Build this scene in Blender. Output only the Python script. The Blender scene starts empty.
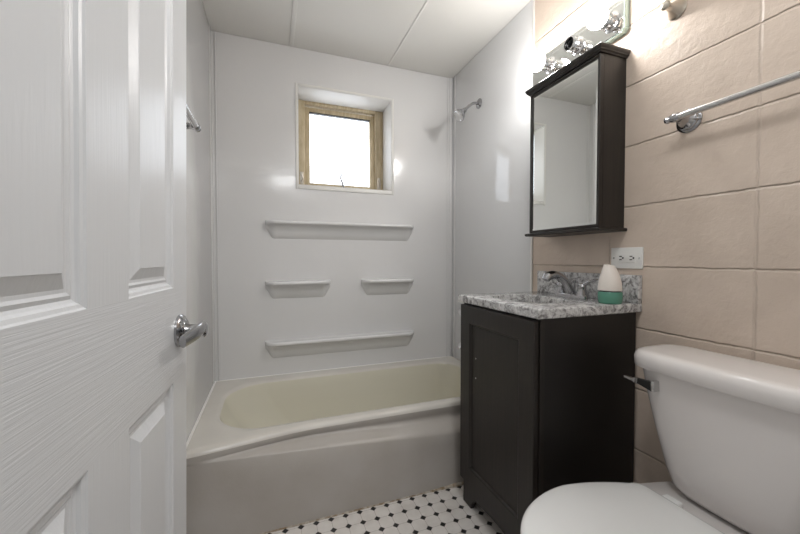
import bpy, bmesh, math, random
from mathutils import Vector, Matrix
random.seed(7)
C = bpy.context.scene.collection
SC = bpy.context.scene
R = math.radians

# ------------------------------------------------------------------ camera
cam_d = bpy.data.cameras.new('camera')
cam = bpy.data.objects.new('camera', cam_d)
C.objects.link(cam)
cam.location = (0, 0, 1.06)
cam.rotation_euler = (R(90 - 1.35), 0, R(-20.18))
cam_d.sensor_width = 36
cam_d.lens = 351.3 * 36 / 800
cam_d.clip_start = 0.01
SC.camera = cam

# ------------------------------------------------------------------ world and exposure
w = bpy.data.worlds.new('overcast_sky'); SC.world = w
w.use_nodes = True
wn = w.node_tree.nodes['Background']
wn.inputs[0].default_value = (0.93, 0.96, 1.0, 1)
wn.inputs[1].default_value = 3.4
SC.view_settings.view_transform = 'Standard'
SC.view_settings.look = 'None'
SC.view_settings.gamma = 1
SC.view_settings.use_curve_mapping = False
SC.view_settings.exposure = 0.10

HALL_FILL_POWER = 11
BULB = 142
# unseen fill light added in the hall, its invented fixture built with the hall
hl = bpy.data.lights.new('hall_fill_light', 'AREA')
hl.shape = 'DISK'; hl.size = 0.5; hl.energy = HALL_FILL_POWER; hl.color = (0.97, 0.985, 1.0)
hlo = bpy.data.objects.new('hall_fill_light', hl); C.objects.link(hlo)
hlo.location = (0.25, -0.75, 2.24)
hlo.rotation_euler = (R(28), 0, 0)

# fill light added above the entry, out of view, with an invented ceiling fixture
CEIL_FILL_POWER = 5.2
bl = bpy.data.lights.new('bathroom_fill_light', 'AREA')
bl.shape = 'DISK'; bl.size = 0.26; bl.energy = CEIL_FILL_POWER; bl.color = (0.97, 0.985, 1.0)
blo = bpy.data.objects.new('bathroom_fill_light', bl); C.objects.link(blo)
blo.location = (0.42, 0.40, 2.262)

# ------------------------------------------------------------------ dimensions
XL, XR, YB, YF, ZC = -0.307, 1.22, 2.233, 0.14, 2.335
TUBF, RIM = 1.43, 0.36

# ------------------------------------------------------------------ material helpers
def mat(name, col, rough=0.5, metal=0.0, **kw):
    m = bpy.data.materials.new(name); m.use_nodes = True
    b = m.node_tree.nodes['Principled BSDF']
    b.inputs['Base Color'].default_value = (*col, 1)
    b.inputs['Roughness'].default_value = rough
    b.inputs['Metallic'].default_value = metal
    for k, v in kw.items():
        b.inputs[k].default_value = v
    return m

def N(m, t, **props):
    n = m.node_tree.nodes.new(t)
    for k, v in props.items(): setattr(n, k, v)
    return n
def LK(m, a, b): m.node_tree.links.new(a, b)
def BS(m): return m.node_tree.nodes['Principled BSDF']
def math_n(m, op, a, b=None, c=None):
    n = N(m, 'ShaderNodeMath', operation=op)
    for i, v in enumerate((a, b, c)):
        if v is None: continue
        if isinstance(v, (int, float)): n.inputs[i].default_value = v
        else: LK(m, v, n.inputs[i])
    return n.outputs[0]
def coords(m, scale=(1, 1, 1)):
    g = N(m, 'ShaderNodeNewGeometry'); mp = N(m, 'ShaderNodeMapping')
    mp.inputs['Scale'].default_value = scale
    LK(m, g.outputs['Position'], mp.inputs['Vector'])
    return mp.outputs[0]
def objcoords(m, scale=(1, 1, 1)):
    g = N(m, 'ShaderNodeTexCoord'); mp = N(m, 'ShaderNodeMapping')
    mp.inputs['Scale'].default_value = scale
    LK(m, g.outputs['Object'], mp.inputs['Vector'])
    return mp.outputs[0]
def noise(m, vec, scale, detail=3, rough=0.5, dist=0.0):
    n = N(m, 'ShaderNodeTexNoise')
    n.inputs['Scale'].default_value = scale; n.inputs['Detail'].default_value = detail
    n.inputs['Roughness'].default_value = rough; n.inputs['Distortion'].default_value = dist
    LK(m, vec, n.inputs['Vector'])
    return n.outputs[0]
def bump(m, h, strength, dist=0.01, prev=None):
    b = N(m, 'ShaderNodeBump'); b.inputs['Strength'].default_value = strength
    b.inputs['Distance'].default_value = dist
    LK(m, h, b.inputs['Height'])
    if prev is not None: LK(m, prev, b.inputs['Normal'])
    return b.outputs[0]
def ramp(m, f, stops):
    r = N(m, 'ShaderNodeValToRGB'); e = r.color_ramp.elements
    e[0].position, e[0].color = stops[0][0], (*stops[0][1], 1)
    e[1].position, e[1].color = stops[-1][0], (*stops[-1][1], 1)
    for p, c in stops[1:-1]:
        x = e.new(p); x.color = (*c, 1)
    LK(m, f, r.inputs[0])
    return r.outputs[0]
def mixc(m, f, a, b):
    n = N(m, 'ShaderNodeMix', data_type='RGBA')
    if isinstance(f, (int, float)): n.inputs[0].default_value = f
    else: LK(m, f, n.inputs[0])
    for i, v in ((6, a), (7, b)):
        if isinstance(v, tuple): n.inputs[i].default_value = (*v, 1)
        else: LK(m, v, n.inputs[i])
    return n.outputs[2]

# ------------------------------------------------------------------ materials
M = {}
# painted concrete block
m = M['block'] = mat('painted_block', (0.60, 0.49, 0.40), 0.5)
g = N(m, 'ShaderNodeNewGeometry'); sp = N(m, 'ShaderNodeSeparateXYZ'); LK(m, g.outputs['Position'], sp.inputs[0])
wob = noise(m, coords(m), 30, 3)
wv = math_n(m, 'MULTIPLY', math_n(m, 'SUBTRACT', wob, 0.5), 0.007)
def joint(axis, off, pitch, width):
    a = math_n(m, 'ADD', sp.outputs[axis], wv)
    a = math_n(m, 'DIVIDE', math_n(m, 'SUBTRACT', a, off), pitch)
    a = math_n(m, 'ABSOLUTE', math_n(m, 'SUBTRACT', math_n(m, 'FRACT', math_n(m, 'ADD', a, 0.5)), 0.5))
    a = math_n(m, 'MULTIPLY', a, pitch)                 # distance to joint
    r_ = N(m, 'ShaderNodeMapRange'); r_.interpolation_type = 'SMOOTHSTEP'
    r_.inputs[1].default_value = 0; r_.inputs[2].default_value = width
    LK(m, a, r_.inputs[0])
    return r_.outputs[0]
jz = joint(2, 1.030, 0.217, 0.0055); jy = joint(1, 0.555, 0.436, 0.0055)
j = math_n(m, 'MINIMUM', jz, math_n(m, 'ADD', math_n(m, 'MULTIPLY', jy, 0.55), 0.45))
rough_n = noise(m, coords(m), 42, 6, 0.62, 0.3)
coarse = noise(m, coords(m), 9, 3, 0.5)
h = math_n(m, 'ADD', math_n(m, 'MULTIPLY', rough_n, 0.5), math_n(m, 'MULTIPLY', coarse, 0.35))
nb = bump(m, h, 0.8, 0.006)
nb = bump(m, j, 0.9, 0.005, nb)
LK(m, nb, BS(m).inputs['Normal'])
tone = ramp(m, coarse, [(0.3, (0.62, 0.515, 0.43)), (0.7, (0.68, 0.57, 0.48))])
# base tone, darker along the horizontal joints
LK(m, mixc(m, math_n(m, 'MULTIPLY', math_n(m, 'SUBTRACT', 1, jz), 0.22), tone, (0.36, 0.29, 0.23)), BS(m).inputs['Base Color'])
BS(m).inputs['Roughness'].default_value = 0.42

# glossy moulded surround
def surround(name, tint, rough):
    m = mat(name, tint, rough)
    big = noise(m, coords(m), 3.2, 2)
    sm = noise(m, coords(m), 26, 2)
    LK(m, bump(m, sm, 0.06, 0.004, bump(m, big, 0.35, 0.012)), BS(m).inputs['Normal'])
    BS(m).inputs['Coat Weight'].default_value = 0.15
    BS(m).inputs['Coat Roughness'].default_value = 0.03
    return m
M['surround'] = surround('gloss_surround', (0.74, 0.735, 0.735), 0.16)
M['surround_side'] = surround('gloss_surround_side', (0.74, 0.745, 0.755), 0.10)
M['white_paint'] = mat('white_wall_paint', (0.72, 0.715, 0.705), 0.5)
M['recess'] = mat('recess_paint', (0.76, 0.745, 0.72), 0.45)
m = M['ceiling'] = mat('ceiling_panel', (0.75, 0.735, 0.70), 0.6)
LK(m, bump(m, noise(m, coords(m), 60, 3), 0.08, 0.002), BS(m).inputs['Normal'])
M['batten'] = mat('batten_paint', (0.80, 0.785, 0.75), 0.45)
M['caulk'] = mat('caulk', (0.82, 0.81, 0.78), 0.35)
m = M['grimy_caulk'] = mat('stained_caulk', (0.5, 0.42, 0.3), 0.7)
LK(m, ramp(m, noise(m, coords(m), 40, 4), [(0.38, (0.28, 0.20, 0.12)), (0.6, (0.55, 0.50, 0.43))]), BS(m).inputs['Base Color'])

# bathtub enamel: white, yellowed with age inside the basin
m = M['tub'] = mat('tub_enamel', (0.70, 0.68, 0.62), 0.22)
LK(m, ramp(m, noise(m, coords(m), 4, 3), [(0.35, (0.64, 0.61, 0.56)), (0.7, (0.70, 0.67, 0.615))]), BS(m).inputs['Base Color'])
LK(m, bump(m, noise(m, coords(m), 60, 3), 0.05, 0.002), BS(m).inputs['Normal'])
M['tub_basin'] = mat('yellowed_enamel', (0.69, 0.66, 0.55), 0.2)
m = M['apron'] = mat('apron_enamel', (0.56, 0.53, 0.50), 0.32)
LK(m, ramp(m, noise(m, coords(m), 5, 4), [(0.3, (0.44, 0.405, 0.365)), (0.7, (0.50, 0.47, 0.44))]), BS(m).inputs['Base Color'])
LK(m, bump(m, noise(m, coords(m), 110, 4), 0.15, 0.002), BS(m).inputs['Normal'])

# octagon and dot mosaic
m = M['floor'] = mat('octagon_dot_mosaic', (0.8, 0.78, 0.75), 0.3)
g = N(m, 'ShaderNodeNewGeometry'); sp2 = N(m, 'ShaderNodeSeparateXYZ'); LK(m, g.outputs['Position'], sp2.inputs[0])
def dist(axis, off, pitch):
    a = math_n(m, 'DIVIDE', math_n(m, 'SUBTRACT', sp2.outputs[axis], off), pitch)
    a = math_n(m, 'ABSOLUTE', math_n(m, 'SUBTRACT', math_n(m, 'FRACT', math_n(m, 'ADD', a, 0.5)), 0.5))
    return math_n(m, 'MULTIPLY', a, pitch)
dx = dist(0, 0.4585, 0.0592); dy = dist(1, 1.415, 0.0603)
s = math_n(m, 'ADD', dx, dy)
dot = math_n(m, 'LESS_THAN', s, 0.0128)
gr1 = math_n(m, 'LESS_THAN', math_n(m, 'ABSOLUTE', math_n(m, 'SUBTRACT', s, 0.0138)), 0.0011)
gr2 = math_n(m, 'MULTIPLY', math_n(m, 'LESS_THAN', math_n(m, 'MINIMUM', dx, dy), 0.0007), math_n(m, 'GREATER_THAN', s, 0.0138))
gr = math_n(m, 'MAXIMUM', gr1, gr2)
base = ramp(m, noise(m, coords(m), 18, 2), [(0.3, (0.70, 0.66, 0.62)), (0.7, (0.80, 0.765, 0.73))])
c1 = mixc(m, gr, base, (0.42, 0.38, 0.34))
c2 = mixc(m, dot, c1, (0.012, 0.012, 0.013))
LK(m, c2, BS(m).inputs['Base Color'])
LK(m, bump(m, math_n(m, 'SUBTRACT', 1, gr), 0.4, 0.001), BS(m).inputs['Normal'])

# espresso wood
m = M['espresso'] = mat('espresso_wood', (0.020, 0.0155, 0.013), 0.42)
f = noise(m, objcoords(m, (60, 60, 3)), 1.5, 5, 0.6)
LK(m, ramp(m, f, [(0.3, (0.009, 0.0068, 0.0055)), (0.75, (0.022, 0.0165, 0.0128))]), BS(m).inputs['Base Color'])
LK(m, bump(m, f, 0.12, 0.001), BS(m).inputs['Normal'])
M['espresso_dark'] = mat('espresso_flat', (0.0075, 0.0057, 0.0048), 0.45)

# granite
m = M['granite'] = mat('grey_granite', (0.6, 0.6, 0.6), 0.12)
v = coords(m)
n1 = noise(m, v, 26, 6, 0.65, 1.6)
n2 = noise(m, v, 120, 4, 0.6, 0.3)
n3 = noise(m, v, 9, 3, 0.5, 2.0)
ff = math_n(m, 'ADD', math_n(m, 'MULTIPLY', n1, 0.6), math_n(m, 'ADD', math_n(m, 'MULTIPLY', n2, 0.25), math_n(m, 'MULTIPLY', n3, 0.15)))
LK(m, ramp(m, ff, [(0.36, (0.10, 0.095, 0.10)), (0.45, (0.30, 0.29, 0.29)), (0.50, (0.52, 0.515, 0.51)), (0.60, (0.72, 0.715, 0.71))]), BS(m).inputs['Base Color'])
M['china'] = mat('white_china', (0.80, 0.79, 0.77), 0.08)
M['porcelain'] = mat('toilet_porcelain', (0.84, 0.80, 0.78), 0.16, **{'Coat Weight': 0.4, 'Coat Roughness': 0.05})
M['seat'] = mat('toilet_seat_plastic', (0.82, 0.82, 0.81), 0.2)
M['chrome'] = mat('chrome', (0.72, 0.72, 0.73), 0.07, 1.0)
M['handle_chrome'] = mat('door_chrome', (0.42, 0.42, 0.43), 0.14, 1.0)
M['satin'] = mat('satin_chrome', (0.62, 0.62, 0.62), 0.25, 1.0)
M['nickel'] = mat('brushed_nickel', (0.56, 0.52, 0.46), 0.3, 1.0)
M['mirror'] = mat('mirror_glass', (0.86, 0.88, 0.86), 0.0, 1.0)
M['bevel'] = mat('mirror_bevel', (0.92, 0.95, 0.93), 0.08, 1.0)
M['glass_edge'] = mat('green_glass_edge', (0.50, 0.62, 0.57), 0.1, 0.4)
M['black_and_shade'] = mat('black_plastic_and_shade', (0.015, 0.015, 0.015), 0.4)  # plastic parts, also the painted sash shade and lever reflection
M['outlet'] = mat('white_plastic', (0.80, 0.79, 0.76), 0.3)
M['slot'] = mat('dark_slot', (0.02, 0.02, 0.02), 0.6)
M['cap'] = mat('cap_plastic', (0.80, 0.74, 0.68), 0.35)
m = M['green'] = mat('green_translucent_plastic', (0.16, 0.42, 0.31), 0.15, **{'Transmission Weight': 0.35, 'IOR': 1.4})
m = M['wood'] = mat('varnished_pine', (0.55, 0.44, 0.28), 0.45)
LK(m, ramp(m, noise(m, coords(m, (25, 25, 4)), 3, 4), [(0.3, (0.44, 0.35, 0.21)), (0.7, (0.64, 0.54, 0.37))]), BS(m).inputs['Base Color'])
m = M['frosted'] = mat('obscure_glass', (0.95, 0.97, 1.0), 0.25, **{'Transmission Weight': 1.0, 'IOR': 1.02})
m = M['bulb'] = bpy.data.materials.new('lit_bulb_glass'); m.use_nodes = True
b = BS(m); b.inputs['Base Color'].default_value = (1, 1, 1, 1)
b.inputs['Emission Color'].default_value = (1.0, 0.98, 0.955, 1); b.inputs['Emission Strength'].default_value = BULB
M['bulb_neck'] = mat('bulb_neck_glass', (0.92, 0.90, 0.86), 0.2)
M['fill_lampshade'] = mat('fill_lamp_glass', (0.9, 0.9, 0.88), 0.4, **{'Emission Color': (1, .96, .9, 1), 'Emission Strength': 2.2})  # glowing glass of the two added fill lamps

# door paint with pressed wood grain, horizontal and vertical
def doorpaint(name, scale, strength):
    m = mat(name, (0.67, 0.675, 0.685), 0.3)
    f = noise(m, objcoords(m, scale), 1.0, 3, 0.55, 0.5)
    LK(m, bump(m, f, strength, 0.0016), BS(m).inputs['Normal'])
    return m
M['door_h'] = doorpaint('door_paint_rail', (7, 7, 380), 0.34)
M['door_v'] = doorpaint('door_paint_stile', (200, 120, 6), 0.34)
M['door_p'] = doorpaint('door_paint_panel', (75, 75, 6), 0.5)

# ------------------------------------------------------------------ mesh helpers
def add_box(bm, x0, x1, y0, y1, z0, z1, bev=0.0, seg=2, midx=0):
    r = bmesh.ops.create_cube(bm, size=1)
    vs = r['verts']
    for v in vs:
        v.co = Vector(((x0 + x1) / 2 + v.co.x * (x1 - x0), (y0 + y1) / 2 + v.co.y * (y1 - y0), (z0 + z1) / 2 + v.co.z * (z1 - z0)))
    fs = {f for v in vs for f in v.link_faces}
    for f in fs: f.material_index = midx
    if bev > 0:
        es = list({e for v in vs for e in v.link_edges})
        r = bmesh.ops.bevel(bm, geom=es, offset=bev, segments=seg, affect='EDGES', profile=0.5)
        for f in r['faces']: f.material_index = midx

def add_rings(bm, rings, closed=True, cap0=False, cap1=False, midx=0):
    """loft a list of rings (lists of points)"""
    R_ = [[bm.verts.new(p) for p in ring] for ring in rings]
    n = len(R_[0])
    for a, b in zip(R_[:-1], R_[1:]):
        for i in range(n if closed else n - 1):
            k = (i + 1) % n
            try:
                f = bm.faces.new((a[i], a[k], b[k], b[i])); f.material_index = midx
            except ValueError: pass
    if cap0: bm.faces.new(list(reversed(R_[0]))).material_index = midx
    if cap1: bm.faces.new(R_[-1]).material_index = midx
    return R_

def frame_of(axis):
    a = Vector(axis).normalized()
    t = Vector((0, 0, 1)) if abs(a.z) < 0.9 else Vector((1, 0, 0))
    u = a.cross(t).normalized(); v = a.cross(u).normalized()
    return a, u, v

def add_lathe(bm, o, axis, prof, n=32, sx=1.0, sy=1.0, cap=True):
    """prof: list of (distance along axis, radius)"""
    a, u, v = frame_of(axis); o = Vector(o)
    rings = []
    for d, r in prof:
        rings.append([o + a * d + u * (math.cos(2 * math.pi * i / n) * r * sx) + v * (math.sin(2 * math.pi * i / n) * r * sy) for i in range(n)])
    add_rings(bm, rings, True, cap, cap)

def add_tube(bm, pts, rad, n=16, flat=None):
    """tube along pts; rad number or list; flat = (normal vec, ratio) squashes along normal"""
    pts = [Vector(p) for p in pts]
    rs = rad if isinstance(rad, (list, tuple)) else [rad] * len(pts)
    rings = []; pu = None
    for i, p in enumerate(pts):
        t = (pts[min(i + 1, len(pts) - 1)] - pts[max(i - 1, 0)]).normalized()
        if pu is None: _, u, v = frame_of(t)
        else:
            u = (pu - t * pu.dot(t)).normalized(); v = t.cross(u)
        pu = u
        ring = []
        for k in range(n):
            d = u * math.cos(2 * math.pi * k / n) * rs[i] + v * math.sin(2 * math.pi * k / n) * rs[i]
            if flat:
                nn = Vector(flat[0]).normalized(); d = d - nn * d.dot(nn) * (1 - flat[1])
            ring.append(p + d)
        rings.append(ring)
    add_rings(bm, rings, True, True, True)

def bez(p0, p1, p2, p3, n=14):
    out = []
    P = [Vector(p) for p in (p0, p1, p2, p3)]
    for i in range(n + 1):
        t = i / n
        out.append(P[0] * (1 - t) ** 3 + P[1] * 3 * t * (1 - t) ** 2 + P[2] * 3 * t * t * (1 - t) + P[3] * t ** 3)
    return out

def smoothstep(a, b, x):
    t = max(0, min(1, (x - a) / (b - a))); return t * t * (3 - 2 * t)

def obj(name, bm, material, parent=None, smooth=True, angle=35, origin=None):
    bmesh.ops.recalc_face_normals(bm, faces=bm.faces)
    me = bpy.data.meshes.new(name)
    if origin is not None:
        bmesh.ops.translate(bm, verts=bm.verts, vec=-Vector(origin))
    bm.to_mesh(me); bm.free()
    for mm in (material if isinstance(material, (list, tuple)) else [material]): me.materials.append(mm)
    if smooth:
        for p in me.polygons: p.use_smooth = True
        try: me.set_sharp_from_angle(angle=R(angle))
        except Exception: pass
    o = bpy.data.objects.new(name, me); C.objects.link(o)
    if origin is not None: o.location = origin
    if parent is not None:
        o.parent = parent
        o.matrix_parent_inverse = parent.matrix_basis.inverted()
    return o

def BMN(): return bmesh.new()
def box(name, dims, material, parent=None, bev=0.0, seg=2, origin=None):
    bm = BMN(); add_box(bm, *dims, bev, seg); return obj(name, bm, material, parent, origin=origin)
def lathe(name, o, axis, prof, material, parent=None, n=32, **k):
    bm = BMN(); add_lathe(bm, o, axis, prof, n, **k); return obj(name, bm, material, parent)
def tube(name, pts, rad, material, parent=None, n=16, flat=None):
    bm = BMN(); add_tube(bm, pts, rad, n, flat); return obj(name, bm, material, parent)
def thing(name, label, cat, loc=(0, 0, 0), group=None):
    o = bpy.data.objects.new(name, None); C.objects.link(o); o.location = loc
    o.empty_display_size = 0.05
    o['label'] = label; o['category'] = cat
    if group: o['group'] = group
    return o
def tag(o, label, cat, group=None):
    o['label'] = label; o['category'] = cat
    if group: o['group'] = group
    return o
def struct(o, label=None, cat=None):
    o['kind'] = 'structure'
    if label: o['label'] = label
    if cat: o['category'] = cat
    return o

# ================================================================== THE ROOM
bmx = BMN(); add_box(bmx, -0.9, 1.5, -1.7, 2.6, -0.08, 0.0)
struct(obj('floor', bmx, M['floor'], smooth=False), 'white octagon mosaic tile floor with small black dots', 'floor')

bmx = BMN(); add_box(bmx, -0.9, 1.5, -1.7, 2.6, ZC, ZC + 0.08)
ceil_o = struct(obj('ceiling', bmx, M['ceiling'], smooth=False), 'off-white panelled ceiling with narrow battens over the joints', 'ceiling')
for n_, (x, w_) in enumerate(((0.1245, 0.0125), (0.737, 0.006))):
    bm = BMN(); add_box(bm, x - w_, x + w_, YF, YB, ZC - 0.004, ZC + 0.001, 0.002, 2)
    obj('batten', bm, M['batten'], ceil_o)

# block wall on the right
bmx = BMN(); add_box(bmx, XR, XR + 0.2, -0.0, 2.45, 0, ZC)
struct(obj('wall_right', bmx, M['block'], smooth=False), 'beige painted concrete block wall with stacked joints', 'wall')
# left wall
bmx = BMN(); add_box(bmx, XL - 0.15, XL - 0.003, 0.02, 2.45, 0, ZC)
struct(obj('wall_left', bmx, M['white_paint'], smooth=False), 'white left wall behind the open door', 'wall')
# back wall with window opening
WX0, WX1, WZ0, WZ1 = 0.160, 0.762, 1.510, 2.108
def wall_hole(name, x0, x1, y0, y1, z0, z1, hx0, hx1, hz0, hz1, material):
    bm = BMN()
    def ringat(y, a, b, c, d): return [(a, y, c), (b, y, c), (b, y, d), (a, y, d)]
    add_rings(bm, [ringat(y0, x0, x1, z0, z1), ringat(y0, hx0, hx1, hz0, hz1), ringat(y1, hx0, hx1, hz0, hz1), ringat(y1, x0, x1, z0, z1), ringat(y0, x0, x1, z0, z1)])
    bmesh.ops.remove_doubles(bm, verts=bm.verts, dist=1e-6)
    return obj(name, bm, material, smooth=False)
struct(wall_hole('wall_back', -0.46, 1.42, 2.24, 2.52, 0, ZC, WX0, WX1, WZ0, WZ1, M['white_paint']), 'white back wall of the tub alcove with a deep window recess', 'wall')
# front wall with the doorway the camera looks through
bm = BMN()
add_box(bm, -0.46, -0.225, 0.02, YF, 0, ZC)
add_box(bm, 0.50, 1.42, 0.02, YF, 0, ZC)
add_box(bm, -0.225, 0.50, 0.02, YF, 2.05, ZC)
struct(obj('wall_front', bm, M['white_paint'], smooth=False), 'white wall with the doorway', 'wall')
# hall shell behind
bm = BMN()
add_box(bm, -0.98, -0.90, -1.7, 0.02, 0, ZC)
add_box(bm, 1.50, 1.58, -1.7, 0.02, 0, ZC)
add_box(bm, -0.98, 1.58, -1.78, -1.7, 0, ZC)
add_box(bm, -0.98, -0.46, 0.02, 0.14, 0, ZC)
add_box(bm, 1.42, 1.58, 0.02, 0.14, 0, ZC)
struct(obj('wall_hall', bm, M['white_paint'], smooth=False), 'white hall walls outside the bathroom doorway', 'wall')
for lx, ly0, lab in ((0.25, -0.75, 'added unseen fill lamp, round white fixture on the hall ceiling outside the door'), (0.42, 0.40, 'added unseen fill lamp, round white fixture on the ceiling just inside the bathroom door')):
    t = thing('added_fill_lamp', lab, 'lamp', (lx, ly0, ZC))  # both fixtures invented to brighten the toilet and lower wall
    lathe('fill_lamp_base', (lx, ly0, ZC), (0, 0, -1), [(0, 0.15), (0.02, 0.15), (0.026, 0.135)], M['satin'], t)
    lathe('fill_lamp_shade', (lx, ly0, ZC - 0.026), (0, 0, -1), [(0, 0.135), (0.02, 0.125), (0.035, 0.08), (0.042, 0.0)], M['fill_lampshade'], t)

# ------------------------------------------------------------------ window
WY = 2.42
win = thing('window_1', 'small pine framed window in a deep white recess above the tub shelves', 'window', ((WX0 + WX1) / 2, WY, WZ0))
win['kind'] = 'structure'
def frame_ring(name, x0, x1, z0, z1, y0, y1, ws, material, parent, bev=0.003, rot=None):
    """ws = left, right, bottom, top widths"""
    bm = BMN(); l, r, b, tp = ws
    add_box(bm, x0, x0 + l, y0, y1, z0, z1, bev)
    add_box(bm, x1 - r, x1, y0, y1, z0, z1, bev)
    add_box(bm, x0 + l, x1 - r, y0, y1, z0, z0 + b, bev)
    add_box(bm, x0 + l, x1 - r, y0, y1, z1 - tp, z1, bev)
    if rot: bmesh.ops.rotate(bm, cent=rot[0], matrix=Matrix.Rotation(rot[1], 3, 'X'), verts=bm.verts)
    return obj(name, bm, material, parent)
frame_ring('window_frame', WX0, WX1, WZ0, WZ1, WY, WY + 0.07, (0.058, 0.060, 0.040, 0.022), M['wood'], win)
# hopper sash, leaning outward a little at the top
rc = ((0, WY + 0.03, WZ0 + 0.03), R(-2.0))
sash = frame_ring('sash', WX0 + 0.056, WX1 - 0.056, WZ0 + 0.030, WZ1 - 0.028, WY + 0.014, WY + 0.044, (0.036, 0.036, 0.030, 0.036), M['wood'], win, rot=rc)
bm = BMN(); add_box(bm, WX0 + 0.09, WX1 - 0.09, WY + 0.028, WY + 0.032, WZ0 + 0.058, WZ1 - 0.060)
bmesh.ops.rotate(bm, cent=rc[0], matrix=Matrix.Rotation(rc[1], 3, 'X'), verts=bm.verts)
obj('pane', bm, M['frosted'], sash)
bm = BMN()
add_box(bm, 0.44, 0.50, WY - 0.002, WY + 0.016, WZ0 + 0.030, WZ0 + 0.040, 0.002)
add_tube(bm, [(0.476, WY - 0.002, WZ0 + 0.038), (0.462, WY - 0.014, WZ0 + 0.075), (0.447, WY - 0.02, WZ0 + 0.105), (0.462, WY - 0.022, WZ0 + 0.128)], [0.008, 0.006, 0.0055, 0.005], 10)
obj('latch', bm, M['handle_chrome'], win)
bm = BMN(); add_box(bm, WX0 + 0.09, WX1 - 0.09, WY + 0.012, WY + 0.034, WZ1 - 0.068, WZ1 - 0.060)  # shade of the open sash, put in as a black strip
bmesh.ops.rotate(bm, cent=rc[0], matrix=Matrix.Rotation(rc[1], 3, 'X'), verts=bm.verts)
obj('sash_shade_strip', bm, M['black_and_shade'], sash, smooth=False)['label'] = 'black strip standing in for the shade along the top of the pane'
for sx in (WX0 + 0.036, WX1 - 0.034):
    bm = BMN()
    add_box(bm, sx - 0.012, sx + 0.012, WY - 0.004, WY, WZ0 + 0.045, WZ0 + 0.125, 0.002)
    add_tube(bm, [(sx, WY - 0.005, WZ0 + 0.06), (sx + 0.006, WY - 0.014, WZ0 + 0.08), (sx - 0.003, WY - 0.012, WZ0 + 0.11)], [0.005, 0.006, 0.004], 10)
    obj('side_latch', bm, M['nickel'] if sx > 0.4 else M['nickel'], win)

# ------------------------------------------------------------------ tub surround
sur = thing('tub_surround', 'glossy white moulded wall surround above the bathtub', 'tub surround', (0.45, 2.236, RIM))
# back panel with its window hole
bm = BMN()
def ring_xz(y, a, b, c, d): return [(a, y, c), (b, y, c), (b, y, d), (a, y, d)]
PX0, PX1 = XL + 0.0, XR - 0.0
rr = [ring_xz(YB, PX0, PX1, RIM - 0.01, ZC - 0.002), ring_xz(YB, WX0, WX1, WZ0, WZ1), ring_xz(2.2395, WX0, WX1, WZ0, WZ1), ring_xz(2.2395, PX0, PX1, RIM - 0.01, ZC - 0.002)]
add_rings(bm, rr + [rr[0]])
bmesh.ops.remove_doubles(bm, verts=bm.verts, dist=1e-6)
obj('back_panel', bm, M['surround'], sur, smooth=False)
# lining of the window recess
frame_ring('recess_lining', WX0, WX1, WZ0 - 0.0, WZ1, YB - 0.004, WY, (0.004, 0.004, 0.004, 0.004), M['recess'], sur, bev=0.001)
# thin proud border round the recess
frame_ring('recess_border', WX0 - 0.014, WX1 + 0.014, WZ0 - 0.024, WZ1 + 0.014, YB - 0.006, YB, (0.014, 0.014, 0.024, 0.014), M['caulk'], sur, bev=0.0025)
for nm, a, b, mm in (('side_panel', XL - 0.002, XL + 0.001, M['surround']), ('side_panel', XR - 0.005, XR - 0.0005, M['surround_side'])):
    bm = BMN(); add_box(bm, a, b, 1.416 if a > 0 else 0.95, YB, RIM if a > 0 else 0.0, ZC - 0.002, 0.001)
    obj(nm, bm, mm, sur)
bm = BMN(); add_box(bm, XR - 0.007, XR, 1.408, 1.420, RIM, ZC - 0.002, 0.002)
obj('edge_trim', bm, M['caulk'], sur)
for x0, x1, x2, x3 in ((XL, XL + 0.012, XL + 0.020, XL + 0.026), (XR - 0.005, XR - 0.028, XR - 0.040, XR - 0.046)):
    bm = BMN()
    for a, b, d in ((x0, x1, 0.006), (x2, x3, 0.005)):
        add_box(bm, min(a, b), max(a, b), YB - d, YB, RIM, ZC - 0.003, 0.002)
    add_box(bm, min(x0, x0 + (0.005 if x0 < 0 else -0.005)), max(x0, x0 + (0.005 if x0 < 0 else -0.005)), YB - 0.05, YB - 0.038, RIM, ZC - 0.003, 0.0015)
    obj('corner_trim', bm, M['surround'], sur)

def ledge(x0, x1, z, depth, drop, lift=0.0):
    """moulded ledge: flat top with rolled lip, underside sweeping back to the wall; ends taper back"""
    bm = BMN()
    prof = []   # (out, z)
    prof.append((0.0, 0.004)); prof.append((depth * 0.55, 0.0)); prof.append((depth * 0.80, 0.001))
    for k in range(7):
        a = math.pi / 2 - k * math.pi / 6
        prof.append((depth - 0.011 + 0.011 * math.cos(a), -0.010 + 0.011 * math.sin(a)))
    prof += [(depth * 0.74, -0.023), (depth * 0.48, -drop * 0.40), (depth * 0.30, -drop * 0.64), (depth * 0.17, -drop * 0.88), (0.0, -drop)]
    n = 48; rings = []
    L = x1 - x0; tap = min(0.045, L * 0.16)
    for i in range(n + 1):
        u = 0.5 - 0.5 * math.cos(math.pi * i / n)
        x = x0 + u * L
        e = min(x - x0, x1 - x)
        k = smoothstep(0, tap, e)
        k2 = math.sqrt(max(0, min(1, e / tap)))
        rings.append([(x, YB + 0.001 - o * (0.05 + 0.95 * k2), z + (zz if zz > -0.03 else zz * (0.45 + 0.55 * k))) for o, zz in prof])
    add_rings(bm, rings, closed=False)
    # close ends and back
    bm.verts.ensure_lookup_table()
    return bm
for x0, x1, z in ((-0.030, 0.914, 1.284), (-0.032, 0.352, 0.924), (0.550, 0.916, 0.924), (-0.036, 0.918, 0.566)):
    bm = ledge(x0, x1, z, 0.070, 0.105)
    obj('shelf', bm, M['surround'], sur, angle=50)
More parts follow.
